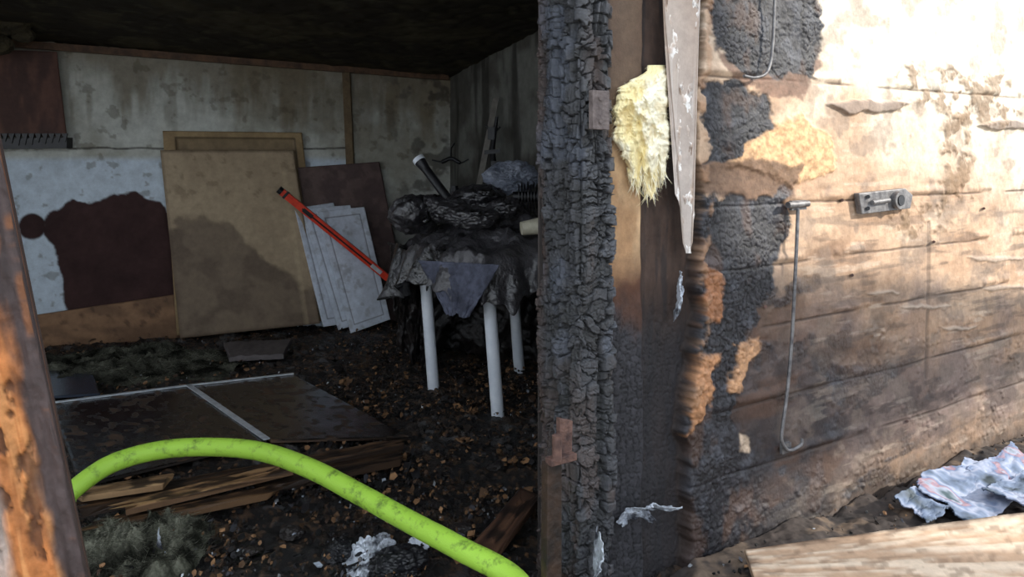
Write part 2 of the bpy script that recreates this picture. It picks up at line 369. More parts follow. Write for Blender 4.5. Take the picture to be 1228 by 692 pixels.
# =============== BACK WALL ===============
def bw(X): return 7.3+.4*X
cornX=-.525;corn=np.array([cornX,bw(cornX),0])
def back_wall():
    X=np.linspace(-4.4,cornX+.02,560);Z1=np.linspace(2.45,-.02,330)
    XX,Z=np.meshgrid(X,Z1);P=np.stack([XX,bw(XX),Z],-1);x,y=pxy(P)
    n=fbm(XX*3,Z*3,5);n2=fbm(XX*9,Z*9,6);vs=fbm(XX*9,Z*1.2,7)
    col=np.ones(P.shape)*lin((196,198,190))
    col=mx(col,ss(.4,.7,n),(164,162,150))
    col=mx(col,ss(185,195,y)*(x<420),(205,217,227))
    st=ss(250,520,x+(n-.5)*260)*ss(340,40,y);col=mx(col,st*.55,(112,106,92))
    b=ss(120,60,y-(x-45)*.09+(vs-.5)*150);col=mx(col,b*.7,(104,88,62))
    b2=ss(.56,.68,vs)*ss(230,80,y);col=mx(col,b2*.5,(96,80,56))
    dr=ss(.52,.66,n2)*ss(420,520,x);col=mx(col,dr*.65,(54,50,46))
    sp=ss(.64,.72,fbm(XX*14,Z*14,66));col=mx(col,sp*.45,(92,82,66))
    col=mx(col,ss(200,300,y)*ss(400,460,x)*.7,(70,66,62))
    burn=mask(x,y,[(58,256),(85,240),(108,246),(130,238),(160,230),(195,243),(215,300),(225,372),(80,374),(72,330),(64,300),(54,280)],1.5,4,18,9)
    burn=np.maximum(burn,ss(17,14,np.hypot(x-38,(y-272))+(n2-.5)*6))
    cb=lin((62,42,40))*(.6+.8*n2[...,None]);col=col*(1-burn[...,None])+cb*burn[...,None]
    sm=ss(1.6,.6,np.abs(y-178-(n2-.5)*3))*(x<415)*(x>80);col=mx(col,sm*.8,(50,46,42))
    off=(n-.5)*.012-burn*.003-sm*.004
    P[...,1]-=off
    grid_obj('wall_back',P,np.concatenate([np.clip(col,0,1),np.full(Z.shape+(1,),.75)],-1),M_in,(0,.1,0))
back_wall()
def side_wall():
    dd=np.array([.5,-1.,0.])
    t=np.linspace(-.05,3.52,300);Z1=np.linspace(2.75,-.02,260);T,Z=np.meshgrid(t,Z1)
    P=corn+T[...,None]*dd;P[...,2]=Z
    n=fbm(T*4,Z*4,15);vs=fbm(T*9,Z*1.2,17)
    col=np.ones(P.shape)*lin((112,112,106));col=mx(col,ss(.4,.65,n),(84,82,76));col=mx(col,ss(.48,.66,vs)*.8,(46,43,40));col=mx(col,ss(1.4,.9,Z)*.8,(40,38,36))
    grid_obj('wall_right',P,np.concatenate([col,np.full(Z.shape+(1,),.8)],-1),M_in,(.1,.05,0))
side_wall()
def left_wall():
    a=np.array([-4.35,bw(-4.35),0]);dd=np.array([.35,-1.,0]);m=MB();up=UP
    def pc(t0,t1,z0,z1): m.slab([a+dd*t0+up*z0,a+dd*t1+up*z0,a+dd*t1+up*z1,a+dd*t0+up*z1],(-.1,-.03,0))
    pc(0,1.2,0,2.75);pc(3.2,4.2,0,2.75);pc(1.2,3.2,0,.8);pc(1.2,3.2,2.1,2.75)
    m.obj('wall_left',[pmat('sooty_side_wall',(120,118,108),(165,165,155),4,.8)])
left_wall()
def ceiling():
    cs=[np.array([-4.9,bw(-4.9)+.15,0]),np.array([cornX+.25,bw(cornX)+.15,0]),np.array([1.5,3.35,0]),np.array([-3.6,-.05,0])]
    P=bil(cs,260,260)
    n=fbm(P[...,0]*3,P[...,1]*3,3);n2=fbm(P[...,0]*12,P[...,1]*12,4)
    dl=np.maximum(cornX-P[...,0],0);df=bw(P[...,0])-P[...,1]
    P[...,2]=2.02+.055*dl+.115*df+(n2-.5)*.03
    col=np.ones(P.shape)*lin((44,39,31));col=mx(col,ss(.45,.65,n),(64,58,44));col=mx(col,ss(.6,.7,n2)*.5,(86,82,66))
    grid_obj('ceiling',P,np.concatenate([col,np.full(n.shape+(1,),.85)],-1),M_in,(0,0,.1))
ceiling()
def onback(px,py,off=.0):
    k=(px-CX)/F;Y=7.3/(1-.4*k)-off;return W(px,py,Y)
m=MB();bd=np.array([0,.05,0])
m.slab([onback(-40,43,.06),onback(538,89,.06),onback(538,96,.06),onback(-40,52,.06)],bd);m.obj('trim_ceiling',[M_brown])
m=MB();m.slab([onback(410,84,.05),onback(419,85,.05),onback(424,200,.05),onback(415,200,.05)],bd);m.obj('trim_stud',[pmat('stud_wood',(92,76,56),(120,102,76),12,.8)])
for i,(a,b,r) in enumerate([(8,22,(.16,.12,.10)),(28,44,(.07,.07,.05)),(-5,52,(.12,.1,.08))]):
    blob('sooty_ceiling_insulation' if i==0 else 'sooty_ceiling_insulation.%03d'%i,onback(a,b,.35),r,.35,pmat('sooty_wool%d'%i,(34,30,22),(70,62,44),14,.95,.9,50),seed=40+i,smooth=True)
def p_rust(x,y,u,v):
    n=fbm(x/14,y/40,3);col=np.ones(x.shape+(3,))*lin((80,58,52));col=mx(col,ss(.4,.7,n),(110,78,66));col=mx(col,ss(.3,.8,u)*.3,(60,44,44));return col,np.full(x.shape,.7),(n-.5)*.01
panel('rusty_metal_sheet',[onback(-40,58,.07),onback(68,62,.07),onback(80,163,.07),onback(-40,165,.07)],.02,p_rust,M_board)
m=MB();m.slab([onback(-40,167,.10),onback(80,165,.10),onback(80,178,.10),onback(-40,179,.10)],(0,.08,0))
for i in range(14):
    a=-30+i*8;m.slab([onback(a,160,.11),onback(a+7,160,.11),onback(a+4,170+random.random()*5,.11)],(0,.01,0))
m.obj('burnt_shelf_ledge',[M_black])
def p_tan(x,y,u,v):
    n=fbm(x/30,y/12,3);col=np.ones(x.shape+(3,))*lin((120,92,70));col=mx(col,ss(.4,.65,n),(146,112,84));col=mx(col,ss(.6,.7,fbm(x/9,y/9,8))*.5,(60,46,38));return col,np.full(x.shape,.7),(n-.5)*.01
panel('skirting_board_panel',[onback(30,380,.07),onback(214,353,.05),onback(222,406,.05),onback(30,420,.07)],.02,p_tan,M_board)
def p_door(x,y,u,v):
    n=fbm(x/40,y/40,3);n2=fbm(x/10,y/10,4)
    col=np.ones(x.shape+(3,))*lin((174,154,126));col=mx(col,ss(.4,.65,n)*.6,(160,140,114))
    st=mask(x,y,[(205,265),(245,262),(270,275),(300,300),(340,320),(362,345),(400,360),(400,420),(190,420)],4,14,40,5)
    col=mx(col,st*.85,(114,98,82));col=mx(col,st*ss(.5,.65,n)*.5,(88,74,62))
    sp=ss(.63,.7,n2)*ss(260,230,y);col=mx(col,sp*.4,(110,92,70))
    e=np.minimum(np.minimum(u,1-u),np.minimum(v,1-v));col=mx(col,ss(.02,.008,e)*.5,(90,74,58))
    col=mx(col,ss(.02,.012,np.abs(u-.9))*.3*(v>.1),(196,176,142))
    return col,np.full(x.shape,.6),(n-.5)*.006
panel('leaning_cabinet_door',[onback(192,180,.10),onback(352,180,.10),onback(384,388,.22),onback(216,406,.22)],.022,p_door,M_board)
def p_fr(x,y,u,v):
    n=fbm(x/20,y/20,3);col=np.ones(x.shape+(3,))*lin((158,134,98));col=mx(col,ss(.4,.65,n)*.5,(128,106,76))
    ins=((u>.09)&(u<.93)&(v>.035)&(v<.96)).astype(float);edge=((u>.08)&(u<.94)&(v>.03)&(v<.97)).astype(float)-ins
    col=mx(col,edge*.8,(72,60,46));col=mx(col,ins*.5,(112,98,78))
    return col,np.full(x.shape,.6),-.012*ins
panel('leaning_cabinet_door.001',[onback(195,157,.04),onback(362,159,.04),onback(388,385,.12),onback(212,402,.12)],.02,p_fr,M_board)
def p_dk(x,y,u,v):
    n=fbm(x/10,y/10,3);col=np.ones(x.shape+(3,))*lin((84,68,66));col=mx(col,ss(.45,.6,n)*.7,(106,88,82));return col,np.full(x.shape,.6),(n-.5)*.003
panel('dark_chipboard_panel',[onback(357,201,.06),onback(455,194,.06),onback(492,384,.12),onback(385,386,.12)],.02,p_dk,M_board)
def p_wp(x,y,u,v):
    n=fbm(x/20,y/20,3);n2=fbm(x/7,y/7,6);col=np.ones(x.shape+(3,))*lin((208,215,226));col=mx(col,ss(.4,.7,n)*.4,(172,176,184));col=mx(col,ss(.6,.7,n2)*.35,(130,126,124))
    g=(np.abs(u-.13)<.012)*(v>.06)*(v<.94)+(np.abs(u-.87)<.012)*(v>.06)*(v<.94)+(np.abs(v-.06)<.006)*(u>.13)*(u<.87)+(np.abs(v-.94)<.006)*(u>.13)*(u<.87);g=np.clip(g,0,1).astype(float)
    col=mx(col,g*.7,(84,82,84));return col,np.full(x.shape,.4),-.003*g
panel('white_cupboard_door',[onback(380,254,.24),onback(437,248,.22),onback(468,383,.36),onback(421,400,.40)],.018,p_wp,M_board,res=.008)
panel('white_cupboard_door.001',[onback(362,250,.18),onback(420,246,.16),onback(456,380,.27),onback(406,396,.30)],.018,p_wp,M_board,res=.008)
panel('white_cupboard_door.002',[onback(353,250,.14),onback(400,243,.10),onback(440,384,.21),onback(388,392,.25)],.018,p_wp,M_board,res=.008)
M_red=pmat('red_lacquer',(190,48,30),(222,70,44),20,.35,.1,30)
m=MB();a=onback(338,230,.44);b=onback(466,334,.50);dv=(b-a)/np.linalg.norm(b-a);sd=np.array([-dv[2],0,dv[0]]);sd/=np.linalg.norm(sd)
m.box((a+b)/2,(b-a,sd*.052,np.array([0,.03,0])),0)
m.box((a+b)/2+dv*.05+np.array([0,-.016,0]),((b-a)*.72,sd*.012,np.array([0,.004,0])),1)
m.box(a+dv*.04,(dv*.02,sd*.058,np.array([0,.036,0])),1)
m.box(a+dv*.25+np.array([0,-.017,0]),(dv*.09,sd*.03,np.array([0,.004,0])),1)
m.box(b-dv*.12+np.array([0,-.017,0]),(dv*.10,sd*.03,np.array([0,.004,0])),2)
m.tube([a-dv*.03,a+dv*.0],.028,12,1)
m.obj('red_spirit_level',[M_red,M_black,M_alu],bevel=.004)

# =============== TABLE ===============
tab=empty('garden_table')
lb=[np.array(q) for q in [(-.459,4.88,0),(-.074,4.375,0),(.047,5.25,0),(.43,4.76,0)]]
m=MB()
for q in lb:
    top=q+np.array([-.055,0,.74]);m.tube([q,top],.034,20,0)
m.obj('legs',[M_white],tab)
cen=sum(lb)/4+np.array([-.055,0,0]);e1=np.array([.606,-.795,0]);e2=np.array([.795,.606,0])
m=MB();m.box(cen+np.array([0,0,.755]),(e1*.78,e2*.80,np.array([0,0,.03])),0);m.box(cen+np.array([0,0,.71]),(e1*.66,e2*.68,np.array([0,0,.06])),0)
m.obj('top',[M_black],tab,bevel=.006)
M_sheet=pmat('melted_plastic_sheet',(20,19,22),(80,78,82),5,.22,.9,20,r2=.45,spec=1.,bdist=.025,p=(.4,.66))
def cloth():
    nr,na=110,360;V=[]
    for i in range(nr+1):
        r=i/nr
        for j in range(na):
            th=2*math.pi*j/na;ca,sa=math.cos(th),math.sin(th)
            sq=1/max(abs(ca),abs(sa))**.75
            half=.47*sq
            inner=min(r/.62,1);out=max((r-.62)/.38,0)
            px=ca*half*(inner+.10*out);py=sa*half*(inner+.10*out)
            n=mnoise.noise(Vector((px*3,py*3,1)));nn=mnoise.noise(Vector((px*8,py*8,4)));rd=1-abs(mnoise.noise(Vector((px*5+2,py*4,9))))*3;rd2=1-abs(mnoise.noise(Vector((px*12,py*9,2))))*3
            z=.80+.27*math.exp(-((px/.38)**2+(py/.38)**2)*1.0)+.06*n*(1-out)+.035*rd+.016*rd2+.015*nn
            L=.22+.14*mnoise.noise(Vector((ca*2.2,sa*2.2,5)))+.06*mnoise.noise(Vector((ca*7,sa*7,8)))
            L+=.18*max(0,math.cos(th-.75))**6
            z-=L*out**1.2
            fold=.05*math.sin(th*15+3*math.sin(th*3))*out+.05*mnoise.noise(Vector((ca*9,sa*9,z*5)))*out
            px+=ca*fold;py+=sa*fold
            p=cen+e1*px+e2*py;V.append((p[0],p[1],z))
    f=[(i*na+j,i*na+(j+1)%na,(i+1)*na+(j+1)%na,(i+1)*na+j) for i in range(nr) for j in range(na)]
    m=MB();m.add(V,f,0,True);o=m.obj('plastic_sheet',[M_sheet],tab)
    s=o.modifiers.new('s','SOLIDIFY');s.thickness=.004
cloth()
def rag(name,corners,mat,parent=None,amp=.03,seed=0,thin=.004,fr=7):
    P=bil(corners,60,60);u=np.linspace(0,1,60)[None,:];v=np.linspace(0,1,60)[:,None]
    n=fbm(u*fr+0*v,v*2.5+seed,seed);n2=fbm(u*16,v*12+seed,seed+3)
    P[...,1]+=(n-.5)*amp*2+(n2-.5)*amp*.6;P[...,0]+=(n2-.5)*amp*.5;P[...,2]+=(fbm(u*6,v*0+seed,seed+9)-.5)*amp*2*v
    V=P.reshape(-1,3);f=[(i*60+j,i*60+j+1,(i+1)*60+j+1,(i+1)*60+j) for i in range(59) for j in range(59)]
    m=MB();m.add(V,f,0,True);o=m.obj(name,[mat],parent);s=o.modifiers.new('s','SOLIDIFY');s.thickness=thin;return o
M_rag=pmat('sooty_blue_rag',(52,54,66),(98,102,120),9,.8,.4,60)
M_bag=pmat('charred_tarpaulin',(14,13,15),(44,38,36),6,.4,.8,25,bdist=.02)
rag('hanging_rag',[W(502,312,4.50),W(600,318,4.10),W(562,378,4.2),W(534,376,4.3)],M_rag,tab,.03,3)
rag('tarpaulin',[W(466,290,4.98),W(520,300,4.95),W(515,438,5.25),W(478,415,5.3)],M_bag,tab,.09,6)
rag('tarpaulin_back',[W(490,310,5.45),W(650,325,5.45),W(650,430,5.5),W(480,430,5.6)],M_bag,tab,.10,8)
blob('crumpled_plastic_bag',W(612,216,5.0),(.15,.10,.10),.5,pmat('dusty_polythene',(82,88,100),(140,146,160),8,.35,.5,30),seed=3,zmin=.9)
m=MB();a=W(501,190,4.80);b=W(531,230,4.72);dv=b-a
m.tube([a,a+dv*.10],.036,16,1);m.tube([a+dv*.1,a+dv*.32],[.034,.026],16,0);m.tube([a+dv*.3,b+dv*.2],.026,16,0);m.tube([a-dv*.01,a],.030,16,1)
m.obj('hand_torch',[M_black,M_white])
m=MB();c=W(632,236,4.7)
for i in range(7): m.tube([c+np.array([-.05+i*.017,0,0]),c+np.array([-.043+i*.017,0,0])],.085 if i%2 else .07,24,0)
m.tube([c+np.array([-.08,0,0]),c+np.array([.10,0,0])],.03,16,0);m.obj('cable_reel',[M_black])
m=MB();c=W(625,274,4.38);m.tube([c,c+np.array([.10,.02,.012])],[.035,.045],20,0);m.tube([c+np.array([.098,.02,.012]),c+np.array([.106,.02,.012])],.048,20,0);m.obj('cream_beaker',[pmat('cream_plastic',(170,165,145),(205,200,180),10,.5)])
m=MB();c=W(545,232,4.85);m.tube([c+np.array([0,0,-.05]),c+np.array([0,0,.03])],.028,16,0);m.tube([c+np.array([0,0,.03]),c+np.array([0,0,.045])],.02,16,0);m.obj('burnt_jar',[M_black])
for i,(a,b,yy,r) in enumerate([(500,258,4.8,(.12,.13,.12)),(530,248,4.7,(.14,.12,.09)),(575,240,4.85,(.16,.14,.08)),(570,262,4.45,(.16,.12,.06)),(605,250,4.6,(.10,.1,.09))]):
    blob('charred_clothing_heap' if i==0 else 'charred_clothing_heap.%03d'%i,W(a,b,yy),r,.5,M_sheet,seed=9+i,zmin=.80,folds=10,smooth=True)
m=MB();a=W(591,118,6.15);b=W(548,330,5.9);b=a+(b-a)*1.35;b=np.array([b[0],b[1],0.0])
sd=np.array([.045,0,.01]);m.slab([a,a+sd,b+sd,b],(0,.02,0));m.obj('leaning_lath',[pmat('grey_lath',(98,94,88),(128,124,116),10,.8)])
m=MB();m.tube([W(596,140,6.0),W(590,180,6.0),W(594,215,5.9),W(590,260,5.8),np.array([-.16,5.6,0])],[.012,.022,.03,.02,.02],10,0)
m.box(W(590,182,5.97),(np.array([.11,0,.01]),np.array([0,0,.03]),np.array([0,.03,0])),0);m.box(W(594,205,5.9),(np.array([.06,0,0]),np.array([0,0,.14]),np.array([0,.04,0])),0);m.box(W(589,160,5.98),(np.array([.05,0,0]),np.array([0,0,.09]),np.array([0,.03,0])),0)
m.tube(smoothpath([W(583,150,6.0),W(590,160,6),W(600,152,6.0)]),.008,8,0)
m.obj('burnt_garden_tool',[M_black])
m=MB();m.tube(smoothpath([W(518,192,6.3),W(530,194,6.3),W(541,190,6.3),W(552,195,6.3),W(562,191,6.3)]),[.006]*12+[.016]*25+[.006]*12,8,0);m.tube([W(541,192,6.3),W(541,178,6.35),W(545,172,6.4)],.006,8,0);m.obj('wall_coat_hook',[M_black])

# =============== FLOOR ===============
def floor():
    P=bil([np.array([-4.6,7.4,0]),np.array([1.6,7.4,0]),np.array([1.6,1.75,0]),np.array([-4.6,1.75,0])],900,820)
    X,Y=P[...,0],P[...,1];n=fbm(X*2,Y*2,3);n2=fbm(X*12,Y*12,4);n3=fbm(X*40,Y*40,5,4)
    f1,f2,cid=wor(X*22+n2*2,Y*22,7)
    P[...,2]=-.02+n*.03+(n2-.5)*.05+(n3-.5)*.022+cid*.010*ss(0,.25,f2-f1)
    col=np.ones(P.shape)*lin((32,29,29));col=mx(col,ss(.5,.7,n2)*.7,(52,43,38));col=mx(col,ss(.54,.68,n3)*.75,(98,74,54));col=mx(col,ss(.55,.7,fbm(X*6,Y*6,9))*.6,(15,15,17))
    col=mx(col,(cid>.88)*ss(.45,.6,n)*.6,(96,96,98))
    rg=.7-.55*ss(.38,.52,fbm(X*3,Y*3,21))
    fl=2.38+.68*X;out=ss(.02,-.04,Y-fl);P[...,2]-=out*.10
    grid_obj('floor',P,np.concatenate([col,rg[...,None]],-1),M_floor,(0,0,-.15))
floor()
m=MB();a=np.array([-.78,0,0]);a[1]=2.38+.68*a[0];b=P0
m.slab([a+np.array([0,0,.115]),b+np.array([0,0,.115]),b+np.array([0,0,-.12]),a+np.array([0,0,-.12])],-N*.07);m.obj('trim_threshold',[M_darkwood],bevel=.006)
def ground():
    P=bil([np.array([-9,6,0]),np.array([9,9,0]),np.array([9,-9,0]),np.array([-9,-9,0])],260,260)
    n=fbm(P[...,0]*2,P[...,1]*2,3);P[...,2]=-.15+(n-.5)*.03
    col=np.ones(P.shape)*lin((140,128,112));col=mx(col,ss(.4,.6,n),(114,108,90))
    grid_obj('ground',P,np.concatenate([col,np.full(n.shape+(1,),.9)],-1),M_floor,(0,0,-.1))
ground()
def bank():
    u=np.linspace(.15,3.3,420);w=np.linspace(0.0,.95,170);U,Wd=np.meshgrid(u,w)
    P=P0+U[...,None]*D+(Wd[...,None]+.012)*N
    n=fbm(U*5,Wd*5,3);n2=fbm(U*30,Wd*30,5)
    P[...,2]=-.14+.16*ss(.95,.1,Wd)*(.7+.6*n)+(n2-.5)*.018
    col=lin((60,52,48))*(.5+.9*n2[...,None]);col=mx(col,ss(.5,.65,fbm(U*8,Wd*8,7))*.7,(34,31,31));col=mx(col,ss(.58,.7,fbm(U*11,Wd*11,17))*.6,(116,98,82))
    grid_obj('rubble_bank',P,np.concatenate([np.clip(col,0,1),np.full(n.shape+(1,),.8)],-1),M_deb,(0,0,-.1))
bank()
def p_blk(x,y,u,v):
    n=fbm(x/40,y/14,3);n2=fbm(x/9,y/4,4);col=np.ones(x.shape+(3,))*lin((20,19,20));col=mx(col,ss(.6,.72,n2)*.8,(90,66,46));col=mx(col,ss(.5,.7,n)*.4,(44,38,33))
    return col,.14+.5*ss(.5,.68,n2),(n-.5)*.006
zz=.05
A=FL(62,484,zz);B=FL(226,463,zz);C=FL(320,528,zz);E=FL(96,582,zz)
panel('black_laminate_sheet',[A,B,C,E],.012,p_blk,M_wet)
G=FL(352,449,zz);I=FL(492,524,zz)
panel('black_laminate_sheet.001',[B+np.array([.02,0,0]),G,I,C+np.array([.02,0,0])],.012,p_blk,M_wet)
m=MB()
def strip(a,b,w):
    dv=(b-a)/np.linalg.norm(b-a);s=np.cross(dv,[0,0,1])*w/2;up=np.array([0,0,.008]);m.slab([a-s+up,b-s+up,b+s+up,a+s+up],(0,0,-.006))
strip(A,B,.024);strip(B,G,.022);strip(B,C,.03);m.obj('aluminium_edge_strips',[M_alu])
panel('glass_pane',[FL(58,440,.05),FL(110,442,.05),FL(120,472,.05),FL(50,476,.05)],.012,lambda x,y,u,v:(np.ones(x.shape+(3,))*lin((52,58,70)),np.full(x.shape,.15),0*x),M_wet)
panel('fallen_plaster_slab',[FL(268,412,.05),FL(350,408,.06),FL(340,426,.06),FL(275,430,.05)],.03,lambda x,y,u,v:(np.ones(x.shape+(3,))*lin((92,86,86))*(.6+.8*fbm(x/9,y/5,3)[...,None]),np.full(x.shape,.6),fbm(x/9,y/5,4)*.02),M_board)
def plank(name,a,b,w,th,c1,c2,seed=0):
    a=np.asarray(a);b=np.asarray(b);dv=(b-a)/np.linalg.norm(b-a);s=np.cross(dv,[0,0,1]);s/=np.linalg.norm(s);s*=w/2
    nu=int(np.linalg.norm(b-a)/.008);nv=16
    up=np.array([0,0,th]);P=bil([a-s+up,b-s+up,b+s+up,a+s+up],nu,nv)
    u=np.linspace(0,1,nu)[None,:]*np.ones((nv,1));v=np.linspace(0,1,nv)[:,None]*np.ones((1,nu));Ln=np.linalg.norm(b-a)
    n=fbm(u*Ln*4,v*w*90+seed,seed);n2=fbm(u*Ln*14,v*w*30,seed+2);col=np.ones(P.shape)*lin(c1);col=mx(col,ss(.4,.65,n),c2);col=mx(col,ss(.46,.62,n2)*.85,(24,20,19))
    e=(fbm(v*5,v*0,seed+5)-.5)*.22;P+= (dv*1.0)*((e*(ss(.8,1,u)+ss(.2,0,u)*-1))[...,None])
    P+= s*((fbm(u*Ln*6,u*0+seed,seed+8)-.5)*.7*(2*np.abs(v-.5)))[...,None]
    P[...,2]+=(n-.5)*.012
    return grid_obj(name,P,np.concatenate([col,np.full(n.shape+(1,),.5)],-1),M_board,(0,0,-th))
plank('charred_plank',FL(92,615,.05),FL(482,537,.05),.10,.03,(50,38,30),(92,68,48),1)
plank('charred_plank.001',FL(150,612,.085),FL(345,566,.085),.09,.02,(112,84,60),(166,130,92),2)
plank('charred_plank.002',FL(100,640,.04),FL(330,592,.05),.08,.025,(60,44,34),(104,78,54),3)
plank('charred_plank.003',FL(300,590,.03),FL(488,552,.03),.12,.03,(36,28,24),(72,54,40),4)
plank('charred_plank.004',FL(92,598,.09),FL(200,580,.09),.10,.02,(128,100,72),(176,142,104),5)
plank('charred_plank.005',FL(585,665,.03),FL(632,605,.09),.10,.025,(60,42,34),(92,66,50),6)

def scatter(name,regions,mat):
    V=[];Fc=[];C=[]
    for (fn,n,smin,smax,pal) in regions:
        for _ in range(n):
            p=fn()
            if p is None: continue
            s=random.uniform(smin,smax)*(1 if random.random()<.85 else 1.7);c=lin(random.choice(pal))*random.uniform(.6,1.3)
            k=random.randint(4,6);a0=random.random()*6.28;tilt=Vector((random.uniform(-.6,.6),random.uniform(-.6,.6),1)).normalized()
            t=tilt.cross(Vector((1,0,0))).normalized();b=tilt.cross(t);base=len(V);asp=random.uniform(.25,1)
            th=random.uniform(.001,.008)
            for lay in(0,1):
                for i in range(k):
                    q=a0+6.28*i/k;r=s*random.uniform(.5,1.15)
                    v=Vector(p)+t*math.cos(q)*r+b*math.sin(q)*r*asp+tilt*(th*lay+random.uniform(0,.005));V.append(tuple(v));C.append(tuple(c)+(.5,))
            Fc.append(tuple(base+i for i in range(k))[::-1]);Fc.append(tuple(base+k+i for i in range(k)))
            for i in range(k): Fc.append((base+i,base+(i+1)%k,base+k+(i+1)%k,base+k+i))
    me=bpy.data.meshes.new(name);me.from_pydata(V,[],Fc);a=me.color_attributes.new('Col','FLOAT_COLOR','POINT');a.data.foreach_set('color',np.array(C,dtype=np.float32).ravel());me.materials.append(mat)
    return link(bpy.data.objects.new(name,me))
def rfl(x0,x1,y0,y1,z=.012,cut=.3):
    def f():
        p=FL(random.uniform(x0,x1),random.uniform(y0,y1),z)
        if p[1]<2.38+.68*p[0]+.12: return None
        if (p[0]+.525)*1.0+(p[1]-7.09)*.5>-.08: return None
        if mnoise.noise(Vector((p[0]*3,p[1]*3,2)))<random.uniform(-.5,cut): return None
        return p+np.array([0,0,random.random()*.02])
    return f
BR=[(126,94,66),(96,72,52),(144,108,76),(74,56,44),(48,40,35)];BK=[(16,16,17),(24,23,25),(36,34,35)];GR=[(100,100,100),(130,132,136),(70,70,76)];WH=[(200,204,210),(160,168,180)]
scatter('burnt_debris',[(rfl(400,660,385,500),2400,.006,.020,BR+BK),(rfl(330,660,470,600),1700,.006,.02,BR+BK+BK),(rfl(250,660,570,720),1700,.005,.018,BR+BK+BK+GR[2:]),(rfl(50,400,395,480),700,.008,.022,BR+BK),(rfl(60,330,470,700),600,.006,.016,BR+BK),
  (rfl(60,660,400,700),420,.004,.011,GR+WH)],M_deb)
def rbank():
    u=random.uniform(.2,3.0);w=random.uniform(.05,.9);p=P0+D*u+N*w;p[2]=-.10+.14*max(0,1-w/.8)+.012;return p
scatter('outdoor_debris',[(rbank,700,.004,.013,BR+BK+BK+GR),(rbank,40,.006,.014,GR+[(120,140,170),(170,150,150)])],M_deb)
def tufts(name,cx,cy,rx,ry,hz,n,pal,z0=.0,ln=(.03,.07),w=.0028,kr=.6,fq=1.):
    V=[];Fc=[];C=[]
    def hh(X,Y):
        r=min(1,math.hypot(X,Y)*(1+.6*mnoise.noise(Vector((X*2,Y*2,cx+7)))));l1=.5+.55*mnoise.noise(Vector((X*3*fq,Y*3*fq,cx)));l2=mnoise.noise(Vector((X*9*fq,Y*9*fq,cx)));l3=mnoise.noise(Vector((X*20*fq,Y*20*fq,cx)))
        return hz*max(0,1-r**2.2)*max(.06,l1+.28*l2+.14*l3)
    for _ in range(n):
        q=random.random()*6.28;r=math.sqrt(random.random());X,Y=r*math.cos(q),r*math.sin(q);h=hh(X,Y)
        if h<.004: continue
        p=Vector((cx+rx*X,cy+ry*Y,z0+h*random.uniform(.9,1.03)+.002))
        d=Vector((random.gauss(0,1),random.gauss(0,1),random.gauss(0,.35))).normalized();L=random.uniform(*ln);c=lin(random.choice(pal))*random.uniform(.6,1.25)*max(.2,min(1.2,.75+1.3*mnoise.noise(Vector((X*5*fq,Y*5*fq,cx+4)))))
        s=d.cross(Vector((random.gauss(0,1),random.gauss(0,1),random.gauss(0,1)))).normalized()*w;bd=Vector((random.gauss(0,1),random.gauss(0,1),random.gauss(0,.6)))*L*kr
        b=len(V)
        for i in range(4):
            t=i/3;c0=p+d*L*(t-.5)+bd*(t*t);c0.z=max(c0.z,z0);V.append(tuple(c0-s));V.append(tuple(c0+s));C+=[tuple(c)+(.9,)]*2
        for i in range(3):Fc.append((b+2*i,b+2*i+1,b+2*i+3,b+2*i+2))
    bm=bmesh.new();bmesh.ops.create_grid(bm,x_segments=150,y_segments=150,size=1)
    base=len(V)
    for v in bm.verts:
        r=min(1,math.hypot(v.co.x,v.co.y));n3=mnoise.noise(Vector((v.co.x*40,v.co.y*40,cx)));n4=mnoise.noise(Vector((v.co.x*5*fq,v.co.y*5*fq,cx+4)));h0=hh(v.co.x,v.co.y)
        h=h0+n3*hz*.10*(1-r)
        V.append((cx+rx*v.co.x,cy+ry*v.co.y,z0+h-.04*(h0<.004)));c=lin(pal[0])*max(.12,.7+1.3*n4+.5*n3);C.append(tuple(np.clip(c,.008,1))+(.95,))
    bm.verts.index_update()
    for f in bm.faces:Fc.append(tuple(base+v.index for v in f.verts))
    bm.free()
    me=bpy.data.meshes.new(name);me.from_pydata(V,[],Fc);a=me.color_attributes.new('Col','FLOAT_COLOR','POINT');a.data.foreach_set('color',np.array(C,dtype=np.float32).ravel());me.materials.append(M_wool)
    return link(bpy.data.objects.new(name,me))
GP=[(84,84,74),(106,106,94),(64,63,56),(120,120,106)]
p=FL(165,438,.0);tufts('mineral_wool_heap',p[0],p[1],.70,.50,.13,14000,GP,.0,(.012,.03),w=.0011,fq=1.3)
p=FL(150,668,.0);tufts('mineral_wool_heap.001',p[0],p[1]+.05,.27,.28,.13,14000,[(114,114,100),(150,150,134),(82,82,72)],.0,(.008,.022),w=.0006,kr=.9)
